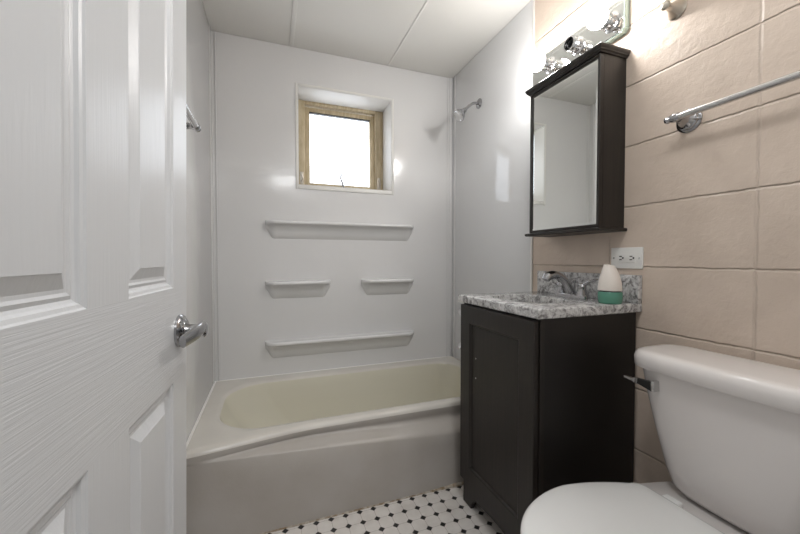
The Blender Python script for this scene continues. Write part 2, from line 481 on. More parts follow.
# caulk bead on the tub deck
bm = BMN()
add_tube(bm, [(XL + 0.004, 1.44, RIM + 0.001), (XL + 0.004, YB - 0.004, RIM - 0.002)], 0.006, 8)
add_tube(bm, [(XL + 0.004, YB - 0.003, RIM - 0.002), (XR - 0.006, YB - 0.003, RIM - 0.002)], 0.0045, 8)
obj('caulk_bead', bm, M['caulk'], sur)

# ------------------------------------------------------------------ bathtub
tub = thing('bathtub', 'off-white enamel bathtub with a yellowed basin under the moulded wall shelves', 'bathtub', (0.45, 1.83, 0))
OX0, OX1, OY1 = XL + 0.002, XR - 0.006, YB - 0.001
def rimfront(x): return 1.430 + 0.070 * smoothstep(-0.36, 0.20, x) + 0.004 * x
def rrect(x0, x1, y0, y1, rl, rr_, n=30):
    """rounded rectangle with separate left and right corner radii, counter clockwise, n pts per corner+side"""
    pts = []
    segs = [((x1 - rr_, y0 + rr_), rr_, -90), ((x1 - rr_, y1 - rr_), rr_, 0), ((x0 + rl, y1 - rl), rl, 90), ((x0 + rl, y0 + rl), rl, 180)]
    for q, ((cx, cy), r, a0) in enumerate(segs):
        for k in range(n):
            a = R(a0 + 90 * k / (n - 1)); pts.append((cx + r * math.cos(a), cy + r * math.sin(a)))
        # straight part to the next corner
        (nx, ny), nr, na = segs[(q + 1) % 4]
        ex, ey = pts[-1]; sx, sy = nx + nr * math.cos(R(na)), ny + nr * math.sin(R(na))
        for k in range(1, n): pts.append((ex + (sx - ex) * k / n, ey + (sy - ey) * k / n))
    return pts
bx0, bx1, by0, by1 = -0.222, 1.150, 1.566, 2.132
inner = rrect(bx0, bx1, by0, by1, 0.20, 0.13)
cx, cy = 0.45, 1.86
outer = []
for (x, y) in inner:
    dx_, dy_ = x - cx, y - cy
    best = 1e9
    if dx_ > 1e-9: best = min(best, (OX1 - cx) / dx_)
    if dx_ < -1e-9: best = min(best, (OX0 - cx) / dx_)
    if dy_ > 1e-9: best = min(best, (OY1 - cy) / dy_)
    if dy_ < -1e-9:
        tt = (1.46 - cy) / dy_
        for _ in range(8): tt = (rimfront(cx + dx_ * tt) - cy) / dy_
        best = min(best, tt)
    outer.append([cx + dx_ * best, cy + dy_ * best])
# snap the nearest points onto the corners
for c_ in ((OX0, rimfront(OX0)), (OX1, rimfront(OX1)), (OX0, OY1), (OX1, OY1)):
    k = min(range(len(outer)), key=lambda i: (outer[i][0] - c_[0]) ** 2 + (outer[i][1] - c_[1]) ** 2)
    outer[k] = list(c_)
def mixr(a, b, t): return [(p[0] + (q[0] - p[0]) * t, p[1] + (q[1] - p[1]) * t) for p, q in zip(a, b)]
def inset(d_l, d_r, d_y, rl, rr2): return rrect(bx0 + d_l, bx1 - d_r, by0 + d_y, by1 - d_y, rl, rr2)
def front(p): return p[1] < 1.55
rings = []
def ring_z(pts, z): return [(p[0], p[1], z(p) if callable(z) else z) for p in pts]
rings.append([(p[0], p[1] + (0.0 if not front(p) else 0.0), RIM - 0.018 if front(p) else RIM - 0.003) for p in outer])
rings.append([(p[0], p[1] + (0.004 if front(p) else 0), RIM - 0.008 if front(p) else RIM - 0.002) for p in outer])
rings.append([(p[0], p[1] + (0.012 if front(p) else 0), RIM - 0.001) for p in outer])
rings.append(ring_z(mixr(outer, inner, 0.35), RIM))
rings.append(ring_z(mixr(outer, inner, 0.75), RIM - 0.001))
rings.append(ring_z(mixr(outer, inner, 0.93), RIM - 0.003))
rings.append(ring_z(inner, RIM - 0.009))
bm = BMN(); add_rings(bm, rings)
# apron: grid over x with a scooped band under the rim
nx = 70; prof_n = 26; grid = []
def ridge_z(x): return 0.335 - 0.075 * smoothstep(-0.30, 1.10, x)
for i in range(nx + 1):
    x = OX0 + (OX1 - OX0) * i / nx
    yr = rimfront(x); col = [(x, yr, RIM - 0.018)]
    col.append((x, yr, RIM - 0.030))
    zr = ridge_z(x); zt = RIM - 0.034
    amt = smoothstep(-0.3, 0.1, x)
    for k in range(1, 10):
        u = k / 9
        z = zt + (zr - 0.028 - zt) * u
        y = yr + 0.012 * amt * math.sin(math.pi * min(1, u * 1.15)) * (1 - u) + (TUBF + 0.006 - yr) * smoothstep(0.25, 1.0, u)
        col.append((x, y, z))
    for z in (0.20, 0.14, 0.08, 0.03, 0.0):
        col.append((x, TUBF + 0.006 * (1 - (z / 0.22)) * 0 + 0.0 + 0.004 * (z / 0.2), z))
    grid.append(col)
add_rings(bm, grid, closed=False)
bmesh.ops.remove_doubles(bm, verts=bm.verts, dist=0.0004)
tb = obj('tub_shell', bm, [M['tub'], M['apron']], tub, angle=60)
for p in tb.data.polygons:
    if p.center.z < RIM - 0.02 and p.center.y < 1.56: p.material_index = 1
rb = [ring_z(inner, RIM - 0.009)]
for dl, dr, dy_, z, rl, r2 in ((0.006, 0.004, 0.005, RIM - 0.022, 0.197, 0.127), (0.022, 0.010, 0.014, RIM - 0.06, 0.19, 0.125),
                               (0.07, 0.022, 0.028, 0.22, 0.18, 0.12), (0.15, 0.036, 0.045, 0.13, 0.17, 0.115),
                               (0.20, 0.05, 0.06, 0.09, 0.16, 0.11), (0.25, 0.075, 0.085, 0.070, 0.14, 0.10), (0.33, 0.16, 0.16, 0.060, 0.10, 0.08)):
    rb.append(ring_z(inset(dl, dr, dy_, rl, r2), z))
bm = BMN(); add_rings(bm, rb, True, False, True)
obj('basin', bm, M['tub_basin'], tub, angle=60)
lathe('drain', (1.00, 1.85, 0.0605), (0, 0, 1), [(0, 0.03), (0.003, 0.03), (0.004, 0.022), (0.001, 0.012)], M['chrome'], tub)
lathe('overflow_plate', (1.128, 1.86, 0.28), (-1, 0, 0.12), [(-0.012, 0.034), (0.002, 0.034), (0.005, 0.026), (0.006, 0.0)], M['chrome'], tub)
# stained bead where the apron meets the floor
bm = BMN()
pts = []; rad = []
for i in range(60):
    x = OX0 + 0.02 + (0.86 - OX0) * i / 59
    pts.append((x, TUBF - 0.001, 0.001)); rad.append(0.003 + 0.0015 * random.random() + (0.006 * smoothstep(0.62, 0.85, x) * random.random() + 0.004 * smoothstep(0.62, 0.8, x)))
add_tube(bm, pts, rad, 8)
obj('floor_caulk', bm, M['grimy_caulk'], tub)['label'] = 'brown stained caulk along the foot of the tub'

# tub fittings on the right end wall
t = thing('tub_valve_handle', 'chrome mixing valve knob just peeking past the vanity, under the shower head', 'faucet handle', (XR - 0.005, 1.86, 0.735))
lathe('escutcheon', (XR - 0.005, 1.86, 0.735), (-1, 0, 0), [(0, 0.075), (0.006, 0.075), (0.014, 0.055), (0.016, 0.02)], M['chrome'], t)
lathe('knob', (XR - 0.018, 1.86, 0.735), (-1, 0, 0), [(0, 0.014), (0.05, 0.014), (0.055, 0.030), (0.085, 0.034), (0.115, 0.031), (0.130, 0.024), (0.134, 0.0)], M['chrome'], t, n=12)
t = thing('tub_spout', 'chrome tub spout low on the end wall behind the vanity', 'spout', (XR - 0.005, 1.86, 0.53))
tube('spout_body', [(XR - 0.005, 1.86, 0.55), (XR - 0.05, 1.86, 0.55), (XR - 0.10, 1.86, 0.546), (XR - 0.135, 1.86, 0.535), (XR - 0.150, 1.86, 0.515)], [0.028, 0.026, 0.025, 0.022, 0.018], M['chrome'], t)
lathe('flange', (XR - 0.005, 1.86, 0.55), (-1, 0, 0), [(0, 0.036), (0.008, 0.034), (0.012, 0.027)], M['chrome'], t)

# shower head
sy, sz = 1.887, 2.016
t = thing('shower_head', 'chrome shower head on a short bent arm high on the right end wall', 'shower head', (XR - 0.005, sy, sz))
lathe('flange', (XR - 0.005, sy, sz), (-1, 0, 0), [(0, 0.030), (0.004, 0.030), (0.012, 0.020), (0.016, 0.012)], M['handle_chrome'], t)
arm = bez((XR - 0.005, sy, sz), (XR - 0.055, sy, sz + 0.002), (XR - 0.06, sy, sz - 0.010), (XR - 0.105, sy, sz - 0.050), 12)
tube('arm', arm, 0.0085, M['handle_chrome'], t)
hd = Vector((-0.72, -0.05, -0.69)).normalized()
ho = Vector((XR - 0.100, sy, sz - 0.046))
lathe('spray_head', ho, hd, [(0, 0.011), (0.012, 0.015), (0.018, 0.014), (0.026, 0.017), (0.055, 0.034), (0.066, 0.038), (0.074, 0.038)], M['handle_chrome'], t)
lathe('spray_face', ho + hd * 0.0735, hd, [(0, 0.036), (0.003, 0.034), (0.004, 0.030), (0.0015, 0.026), (0.003, 0.012), (0.004, 0.0)], M['satin'], t)

# ------------------------------------------------------------------ entry door (open, at the left)
E0 = Vector((-0.173, 0.848, 0)); AD = R(3.5)
DW, DH, DT = 0.71, 2.032, 0.035
# local frame: x = along the door from its free edge towards the hinge (negative s), y = out of the visible face, z up
door_rot = Matrix(((-math.sin(AD), math.cos(AD), 0), (-math.cos(AD), -math.sin(AD), 0), (0, 0, 1)))
# panels in (distance from free edge) and z
cols = ((0.083, 0.268), (0.369, 0.622))
rows = ((0.235, 0.826), (1.005, 1.655), (1.745, 1.925))
xs = [0, 0.083, 0.268, 0.369, 0.622, DW]; zs = [0.012, 0.235, 0.826, 1.005, 1.655, 1.745, 1.925, DH]
bm = BMN()
def quad(bm, pts, mi=0):
    f = bm.faces.new([bm.verts.new(p) for p in pts]); f.material_index = mi
for i in range(5):
    for k in range(7):
        ispanel = i in (1, 3) and k in (1, 3, 5)
        if ispanel: continue
        mi = 0 if (k in (0, 2, 4, 6) and i in (1, 2, 3)) else 1
        if k == 2 and i in (0, 4): mi = 0 if i == 4 else 0
        if i == 2 and k != 2 and k not in (0, 4, 6): mi = 1
        quad(bm, [(xs[i], 0, zs[k]), (xs[i + 1], 0, zs[k]), (xs[i + 1], 0, zs[k + 1]), (xs[i], 0, zs[k + 1])], mi)
# sides and back
quad(bm, [(0, 0, zs[0]), (0, -DT, zs[0]), (0, -DT, DH), (0, 0, DH)], 1)
quad(bm, [(DW, 0, zs[0]), (DW, -DT, zs[0]), (DW, -DT, DH), (DW, 0, DH)], 1)
quad(bm, [(0, -DT, zs[0]), (DW, -DT, zs[0]), (DW, -DT, DH), (0, -DT, DH)], 1)
quad(bm, [(0, 0, DH), (DW, 0, DH), (DW, -DT, DH), (0, -DT, DH)], 1)
quad(bm, [(0, 0, zs[0]), (DW, 0, zs[0]), (DW, -DT, zs[0]), (0, -DT, zs[0])], 1)
bmesh.ops.remove_doubles(bm, verts=bm.verts, dist=1e-6)
door = obj('door_1', bm, [M['door_h'], M['door_v']], smooth=False)
# hung very slightly out of plumb
lean = Matrix.Translation((0, 0, 0.55)) @ Matrix.Rotation(R(-0.72), 4, 'X') @ Matrix.Translation((0, 0, -0.55))
door.matrix_world = Matrix.Translation(E0) @ Matrix(((-math.sin(AD), math.cos(AD), 0, 0), (-math.cos(AD), -math.sin(AD), 0, 0), (0, 0, 1, 0), (0, 0, 0, 1))) @ lean
struct(door, 'white six-panel moulded door standing open at the left edge', 'door')
def door_part(name, bm, material, **k):
    o = obj(name, bm, material, **k); o.parent = door; return o
for (a, b) in cols:
    for (c, d) in rows:
        prof = [(0, 0), (0.002, -0.0022), (0.006, -0.0035), (0.0085, -0.0070), (0.012, -0.0085), (0.0165, -0.0070), (0.020, -0.0085), (0.024, -0.0085), (0.0395, -0.0022), (0.041, -0.0010), (0.043, -0.0010)]
        bm = BMN()
        rings = [[(a + q, y, c + q), (b - q, y, c + q), (b - q, y, d - q), (a + q, y, d - q)] for q, y in prof]
        add_rings(bm, rings, True, False, True)
        door_part('door_panel', bm, M['door_p'], smooth=False)
# lever handle in door local coords
hx, hz = 0.049, 0.918
t = bpy.data.objects.new('door_handle', None); C.objects.link(t); t.parent = door; t.location = (hx, 0, hz); t.empty_display_size = 0.03
def hpart(name, bm, material):
    o = obj(name, bm, material); o.parent = t; return o
bm = BMN(); add_lathe(bm, (0, 0, 0), (0, 1, 0), [(0, 0.032), (0.004, 0.032), (0.008, 0.029), (0.010, 0.024), (0.013, 0.021)], 36)
hpart('rose', bm, M['handle_chrome'])
bm = BMN(); add_lathe(bm, (0, 0.010, 0), (0, 1, 0), [(0, 0.015), (0.010, 0.012), (0.024, 0.0115), (0.030, 0.0145), (0.036, 0.0155), (0.040, 0.011), (0.041, 0)], 28)
hpart('neck', bm, M['handle_chrome'])
bm = BMN()
lv = bez((-0.006, 0.041, 0.006), (0.020, 0.045, 0.006), (0.045, 0.043, 0.003), (0.092, 0.031, -0.003), 16)
add_tube(bm, lv, [0.0115 + 0.0025 * math.sin(math.pi * i / 16) for i in range(17)], 18, ((0, 1, 0), 0.55))
hpart('lever', bm, M['handle_chrome'])

# ------------------------------------------------------------------ towel bars and robe hook
def towel_bar(label, xw, out, y0, y1, z, group=None):
    """out = +1/-1: direction from the wall into the room"""
    t = thing('towel_bar', label, 'towel bar', (xw, (y0 + y1) / 2, z), group)
    xb = xw + out * 0.066
    for y, e in ((y0, -1), (y1, 1)):
        bm = BMN()
        add_lathe(bm, (xw, y, z), (out, 0, 0), [(0, 0.036), (0.004, 0.036), (0.007, 0.032), (0.008, 0.029), (0.012, 0.028), (0.014, 0.023), (0.017, 0.021), (0.022, 0.0165), (0.03, 0.013), (0.05, 0.0095), (0.058, 0.012), (0.066, 0.0125)], 32)
        obj('mounting_post', bm, M['handle_chrome'], t)
        bm = BMN()
        add_lathe(bm, (xb, y, z), (0, e, 0), [(-0.014, 0.010), (-0.010, 0.013), (0.002, 0.0135), (0.010, 0.012), (0.013, 0.0075), (0.016, 0.009), (0.021, 0.0115), (0.027, 0.009), (0.030, 0.0)], 24)
        obj('finial', bm, M['handle_chrome'], t)
    tube('bar', [(xb, y0, z), (xb, y1, z)], 0.0095, M['satin'], t)
    return t
towel_bar('chrome towel bar on the beige block wall above the toilet tank', XR, -1, 0.18, 0.722, 1.487)
towel_bar('chrome towel bar on the white wall, its end showing past the door edge', XL + 0.001, 1, 0.93, 1.400, 1.518)

t = thing('robe_hook', 'brushed nickel robe hook on the block wall, high beside the light bar', 'hook', (XR, 0.763, 1.852))
lathe('mounting_flange', (XR, 0.763, 1.852), (-1, 0, 0), [(0, 0.029), (0.004, 0.030), (0.008, 0.026), (0.013, 0.024), (0.03, 0.013), (0.044, 0.0095), (0.05, 0.011), (0.056, 0.0145), (0.062, 0.011), (0.066, 0.0)], M['nickel'], t)
bm = BMN()
add_tube(bm, bez((XR - 0.052, 0.763, 1.855), (XR - 0.056, 0.765, 1.88), (XR - 0.050, 0.766, 1.90), (XR - 0.062, 0.767, 1.935), 12), [0.0055] * 13, 12)
add_lathe(bm, (XR - 0.062, 0.767, 1.937), (0, 0, 1), [(-0.009, 0.0), (-0.006, 0.007), (0, 0.0095), (0.006, 0.007), (0.009, 0)], 16)
obj('upper_prong', bm, M['nickel'], t)

# ------------------------------------------------------------------ vanity cabinet
VX, VY0, VY1, VT = 0.785, 0.872, 1.332, 0.873
van = thing('vanity_cabinet', 'espresso brown wooden vanity cabinet with one panelled door, between tub and toilet', 'cabinet', (1.0, 1.1, 0))
bm = BMN()
# sides with feet, back, bottom
for y in (VY0, VY1 - 0.016):
    add_box(bm, VX + 0.018, XR - 0.012, y, y + 0.016, 0.0, VT, 0.001)
add_box(bm, VX + 0.018, XR - 0.012, VY0 + 0.016, VY1 - 0.016, 0.10, 0.116)
add_box(bm, XR - 0.020, XR - 0.012, VY0 + 0.016, VY1 - 0.016, 0.10, VT)
obj('cabinet_body', bm, M['espresso_dark'], van, smooth=False)
# face frame with arched toe cut
bm = BMN()
n = 24; outl = [(VY0, 0.0), (VY0 + 0.060, 0.0)]
outl += [(VY0 + 0.066, 0.022), (VY0 + 0.078, 0.040)]
for i in range(n + 1):
    y = VY0 + 0.09 + (VY1 - VY0 - 0.18) * i / n
    outl.append((y, 0.052 + 0.012 * math.sin(math.pi * i / n)))
outl += [(VY1 - 0.078, 0.040), (VY1 - 0.066, 0.022), (VY1 - 0.060, 0.0), (VY1, 0.0), (VY1, 0.112), (VY0, 0.112)]
fr = [bm.verts.new((VX + 0.002, y, z)) for y, z in outl]; bk = [bm.verts.new((VX + 0.02, y, z)) for y, z in outl]
bm.faces.new(fr); bm.faces.new(list(reversed(bk)))
for i in range(len(fr)):
    k = (i + 1) % len(fr); bm.faces.new((fr[i], fr[k], bk[k], bk[i]))
obj('toe_board', bm, M['espresso'], van, smooth=False)
bm = BMN()
add_box(bm, VX + 0.002, VX + 0.02, VY0, VY0 + 0.014, 0.112, VT)
add_box(bm, VX + 0.002, VX + 0.02, VY1 - 0.014, VY1, 0.112, VT)
add_box(bm, VX + 0.002, VX + 0.02, VY0 + 0.014, VY1 - 0.014, VT - 0.012, VT)
obj('face_frame', bm, M['espresso'], van, smooth=False)
# door: frame and recessed panel
dy0, dy1, dz0, dz1 = VY0 + 0.006, VY1 - 0.004, 0.116, VT - 0.008
bm = BMN(); S = 0.070
prof = [(0, 0.0), (0, -0.017), (0.0015, -0.019), (S, -0.019), (S + 0.004, -0.017), (S + 0.008, -0.010), (S + 0.010, -0.009)]
add_rings(bm, [[(VX + 0.001 + x, dy0 + q, dz0 + q), (VX + 0.001 + x, dy1 - q, dz0 + q), (VX + 0.001 + x, dy1 - q, dz1 - q), (VX + 0.001 + x, dy0 + q, dz1 - q)] for q, x in prof], True, True, True)
vd = obj('door', bm, M['espresso'], van, smooth=False)
for z in (0.655, 0.575):
    lathe('handle_screw', (VX - 0.0079, 1.222, z), (-1, 0, 0), [(0, 0.0035), (0.0015, 0.003), (0.002, 0)], M['satin'], vd, n=12)
for z in (0.22, 0.76):
    box('hinge', (VX - 0.004, VX + 0.004, dy1 + 0.0, dy1 + 0.004, z, z + 0.04), M['satin'], vd)

# countertop with an oval opening
CT = 0.904; cz0 = VT
cx0, cx1, cy0, cy1 = 0.768, XR - 0.0015, 0.859, 1.354
ctop = thing('countertop', 'grey and white granite vanity top with a backsplash', 'countertop', (1.0, 1.12, VT))
bcx, bcy, brx, bry = 0.950, 1.125, 0.110, 0.150
n = 96
def sup(a, rx, ry, e=2.6):
    c_, s_ = math.cos(a), math.sin(a)
    return (bcx + rx * math.copysign(abs(c_) ** (2 / e), c_), bcy + ry * math.copysign(abs(s_) ** (2 / e), s_))
def rectpt(a, ins=0.0):
    c_, s_ = math.cos(a), math.sin(a); best = 1e9
    for lim, d_ in ((cx1 - ins - bcx, c_), (bcx - cx0 - ins, -c_), (cy1 - ins - bcy, s_), (bcy - cy0 - ins, -s_)):
        if d_ > 1e-9: best = min(best, lim / d_)
    return (bcx + c_ * best, bcy + s_ * best)
angs = [2 * math.pi * i / n for i in range(n)]
for c_ in ((cx0, cy0), (cx0, cy1), (cx1, cy0), (cx1, cy1)):
    a = math.atan2(c_[1] - bcy, c_[0] - bcx) % (2 * math.pi)
    k = min(range(n), key=lambda i: abs((angs[i] - a + math.pi) % (2 * math.pi) - math.pi)); angs[k] = a
bm = BMN()
rg = [[(*sup(a, brx, bry), cz0) for a in angs], [(*sup(a, brx, bry), CT - 0.003) for a in angs], [(*sup(a, brx + 0.003, bry + 0.003), CT) for a in angs],
      [(*rectpt(a, 0.004), CT) for a in angs], [(*rectpt(a, 0.001), CT - 0.002) for a in angs], [(*rectpt(a, 0), CT - 0.005) for a in angs], [(*rectpt(a, 0), cz0 + 0.003) for a in angs], [(*rectpt(a, 0.003), cz0) for a in angs]]
add_rings(bm, rg + [rg[0]])
bmesh.ops.remove_doubles(bm, verts=bm.verts, dist=1e-6)
obj('slab', bm, M['granite'], ctop, angle=40)
box('backsplash', (XR - 0.021, XR - 0.001, cy0, cy1, CT, CT + 0.098), M['granite'], ctop, 0.002)
bm = BMN()
add_rings(bm, [[(*sup(a, brx + d_, bry + d_), z) for a in angs] for d_, z in ((0.012, cz0 - 0.001), (-0.004, cz0 - 0.003), (-0.012, cz0 - 0.03), (-0.03, cz0 - 0.08), (-0.055, cz0 - 0.115), (-0.085, cz0 - 0.128), (-0.10, cz0 - 0.130))], True, False, True)
obj('sink_basin', bm, M['china'], ctop, angle=60)
lathe('sink_drain', (bcx, bcy, cz0 - 0.1298), (0, 0, 1), [(0, 0.014), (0.002, 0.013), (0.003, 0.008), (0.001, 0.0)], M['chrome'], ctop)

# faucet
fx, fy = 1.138, 1.092
fa = thing('faucet', 'chrome two-handle faucet with a curved spout behind the sink', 'faucet', (fx, fy, CT))
bm = BMN()
rings = []
for z, d_ in ((0, 0), (0.010, 0), (0.016, -0.003), (0.019, -0.010)):
    rings.append([(fx + (0.027 + d_) * math.cos(2 * math.pi * i / 48), fy + (0.078 + d_) * math.copysign(abs(math.sin(2 * math.pi * i / 48)) ** 0.75, math.sin(2 * math.pi * i / 48)), CT + z) for i in range(48)])
add_rings(bm, rings, True, True, True)
obj('base_plate', bm, M['handle_chrome'], fa)
sp_ = bez((fx, fy, CT + 0.012), (fx - 0.015, fy, CT + 0.050), (fx - 0.055, fy, CT + 0.112), (fx - 0.122, fy, CT + 0.086), 18)
bm = BMN(); add_tube(bm, sp_ + [Vector((fx - 0.130, fy, CT + 0.072))], [0.021 - 0.006 * min(1, i / 9) + 0.003 * smoothstep(12, 18, i) for i in range(19)] + [0.015], 20)
obj('spout', bm, M['handle_chrome'], fa)
for sgn in (-1, 1):
    hy = fy + sgn * 0.052
    bm = BMN(); add_lathe(bm, (fx, hy, CT + 0.012), (0, 0, 1), [(0, 0.023), (0.008, 0.021), (0.022, 0.0165), (0.032, 0.016), (0.036, 0.0175), (0.046, 0.013), (0.05, 0)], 28)
    hb = obj('handle', bm, M['handle_chrome'], fa)
    bm = BMN(); add_tube(bm, bez((fx, hy, CT + 0.046), (fx + 0.004, hy + sgn * 0.018, CT + 0.062), (fx + 0.006, hy + sgn * 0.035, CT + 0.072), (fx + 0.008, hy + sgn * 0.062, CT + 0.078), 12), [0.011, 0.0105, 0.010, 0.0095, 0.009, 0.0085, 0.0083, 0.008, 0.0078, 0.0075, 0.0073, 0.007, 0.005], 14, ((0, 0, 1), 0.65))
    obj('handle_lever', bm, M['handle_chrome'], hb)
lathe('lift_rod', (fx + 0.018, fy, CT + 0.012), (0, 0, 1), [(0, 0.003), (0.045, 0.003), (0.046, 0.0065), (0.056, 0.0065), (0.058, 0.0)], M['handle_chrome'], fa, n=14)

# air freshener
ax, ay = 1.112, 0.897
af = thing('air_freshener', 'white cone air freshener with a green base on the granite vanity top', 'air freshener', (ax, ay, CT))
lathe('base_cup', (ax, ay, CT + 0.0005), (0, 0, 1), [(0, 0.0335), (0.004, 0.037), (0.025, 0.0385), (0.038, 0.038), (0.041, 0.036)], M['green'], af, n=40)
lathe('collar', (ax, ay, CT + 0.0415), (0, 0, 1), [(0, 0.033), (0.008, 0.033)], M['black_and_shade'], af, n=40)
bm = BMN(); nn = 48; rings = []
for k in range(15):
    u = k / 14
    z = CT + 0.046 + u * 0.088
    r = 0.0385 * (1 - 0.56 * u ** 1.8)
    off = 0.005 * u ** 1.6
    rr2 = []
    for i in range(nn):
        a = 2 * math.pi * i / nn
        q = 1 + 0.03 * math.cos(3 * a + 2.5 * u)
        zz = z + 0.003 * u ** 3 * math.sin(a)
        rr2.append((ax + r * q * math.cos(a) * 0.95, ay + r * q * math.sin(a) + off, zz))
    rings.append(rr2)
rings.append([(ax + (p[0] - ax) * 0.55, ay + (p[1] - ay - 0.005) * 0.55 + 0.005, p[2] - 0.0035) for p in rings[-1]])
add_rings(bm, rings, True, True, True)
obj('cone_cap', bm, M['cap'], af, angle=50)

# outlet
oy0, oy1, oz0, oz1 = 0.856, 0.978, 1.024, 1.101
ou = thing('power_outlet', 'white sideways duplex outlet on the block wall above the backsplash', 'outlet', (XR, (oy0 + oy1) / 2, (oz0 + oz1) / 2))
box('cover_plate', (XR - 0.006, XR - 0.0005, oy0, oy1, oz0, oz1), M['outlet'], ou, 0.0025, 3)
oc = (oy0 + oy1) / 2; zc_ = (oz0 + oz1) / 2
box('receptacle', (XR - 0.0085, XR - 0.004, oc - 0.034, oc + 0.034, zc_ - 0.0165, zc_ + 0.0165), M['outlet'], ou, 0.0015)
for s_ in (-1, 1):
    bm = BMN(); yy = oc + s_ * 0.020
    for dz in (-0.006, 0.006):
        add_box(bm, XR - 0.0092, XR - 0.0080, yy - 0.0055, yy + 0.0045, zc_ + dz - 0.0017, zc_ + dz + 0.0017)
    add_lathe(bm, (XR - 0.0080, yy - 0.0095, zc_), (-1, 0, 0), [(0, 0.0034), (0.0012, 0.0034)], 12)
    obj('socket_slots', bm, M['slot'], ou, smooth=False)
    lathe('screw', (XR - 0.0055, oc + s_ * 0.0485, zc_), (-1, 0, 0), [(0, 0.0032), (0.0012, 0.0028), (0.0015, 0)], M['satin'], ou, n=12)

# ------------------------------------------------------------------ medicine cabinet
MX, MY0, MY1, MZ0, MZ1 = 1.093, 0.931, 1.288, 1.172, 1.786
mc = thing('medicine_cabinet', 'espresso mirrored medicine cabinet with a crown moulding above the sink', 'cabinet', (XR, 1.1, MZ0))
bm = BMN()
add_box(bm, MX + 0.018, XR - 0.001, MY0, MY0 + 0.014, MZ0, MZ1)
add_box(bm, MX + 0.018, XR - 0.001, MY1 - 0.014, MY1, MZ0, MZ1)
add_box(bm, XR - 0.006, XR - 0.001, MY0 + 0.014, MY1 - 0.014, MZ0, MZ1)
add_box(bm, MX + 0.018, XR - 0.001, MY0 + 0.014, MY1 - 0.014, MZ0, MZ0 + 0.014)
add_box(bm, MX + 0.018, XR - 0.001, MY0 + 0.014, MY1 - 0.014, MZ1 - 0.014, MZ1)
obj('cabinet_body', bm, M['espresso'], mc, smooth=False)
def moulding(name, prof, parent):
    """prof: (outward offset, z); runs round front, and both sides to the wall"""
    bm = BMN()
    rings = []
    for o_, z in prof:
        rings.append([(XR - 0.001, MY0 - o_, z), (MX - o_, MY0 - o_, z), (MX - o_, MY1 + o_, z), (XR - 0.001, MY1 + o_, z)])
    add_rings(bm, rings, True, True, True)
    return obj(name, bm, M['espresso'], parent, smooth=False)
moulding('crown_moulding', [(0.004, MZ1), (0.006, MZ1 + 0.004), (0.011, MZ1 + 0.007), (0.011, MZ1 + 0.010), (0.014, MZ1 + 0.014), (0.0155, MZ1 + 0.018), (0.0155, MZ1 + 0.023), (0.014, MZ1 + 0.025)], mc)
moulding('bottom_board', [(0.010, MZ0 - 0.012), (0.013, MZ0 - 0.009), (0.013, MZ0 - 0.002), (0.010, MZ0)], mc)
bm = BMN(); q0 = 0.0
fw_ = ((0, 0.0), (0, -0.017), (0.0015, -0.018), (0.0090, -0.018), (0.0110, -0.014), (0.0110, -0.010))
add_rings(bm, [[(MX + 0.018 + x, MY0 + 0.001 + q, MZ0 + 0.002 + q), (MX + 0.018 + x, MY1 - 0.001 - q, MZ0 + 0.002 + q), (MX + 0.018 + x, MY1 - 0.001 - q, MZ1 - 0.002 - q), (MX + 0.018 + x, MY0 + 0.001 + q, MZ1 - 0.002 - q)] for q, x in fw_], True, True, True)
md = obj('door', bm, M['espresso'], mc, smooth=False)
# bevelled mirror
bm = BMN(); a0, a1, b0, b1 = MY0 + 0.0115, MY1 - 0.0115, MZ0 + 0.0125, MZ1 - 0.0125
R1 = [(MX + 0.0075, a0, b0), (MX + 0.0075, a1, b0), (MX + 0.0075, a1, b1), (MX + 0.0075, a0, b1)]
R2 = [(MX + 0.0062, p[1], p[2]) for p in R1]
def ins(P, q, x): return [(MX + x, P[0][1] + q, P[0][2] + q), (MX + x, P[1][1] - q, P[1][2] + q), (MX + x, P[2][1] - q, P[2][2] - q), (MX + x, P[3][1] + q, P[3][2] - q)]
add_rings(bm, [R1, R2, ins(R1, 0.010, 0.0050)], True, True, False, midx=1)
f = bm.faces.new([bm.verts.new(p) for p in ins(R1, 0.010, 0.0050)]); f.material_index = 0
bmesh.ops.remove_doubles(bm, verts=bm.verts, dist=1e-7)
obj('mirror', bm, [M['mirror'], M['bevel']], md, smooth=False)

# ------------------------------------------------------------------ vanity light bar
lz, ly = 1.936, (0.972, 1.125, 1.280)
lt = thing('vanity_light', 'mirrored light bar with two lit round bulbs and one empty socket above the cabinet', 'lamp', (XR, 1.14, lz))
bm = BMN(); ch = 0.012
y0_, y1_, z0_, z1_ = 0.922, 1.392, lz - 0.058, lz + 0.066
def octo(q, x): return [(x, y0_ + q + ch, z0_ + q), (x, y1_ - q - ch, z0_ + q), (x, y1_ - q, z0_ + q + ch), (x, y1_ - q, z1_ - q - ch), (x, y1_ - q - ch, z1_ - q), (x, y0_ + q + ch, z1_ - q), (x, y0_ + q, z1_ - q - ch), (x, y0_ + q, z0_ + q + ch)]
add_rings(bm, [octo(0, XR - 0.001), octo(0, XR - 0.024)], True, True, False, midx=1)
add_rings(bm, [octo(0, XR - 0.024), octo(0.003, XR - 0.026)], True, False, False, midx=1)
add_rings(bm, [octo(0.003, XR - 0.026), octo(0.006, XR - 0.0265)], True, False, True, midx=0)
obj('mirrored_plate', bm, [M['mirror'], M['glass_edge']], lt, smooth=False)
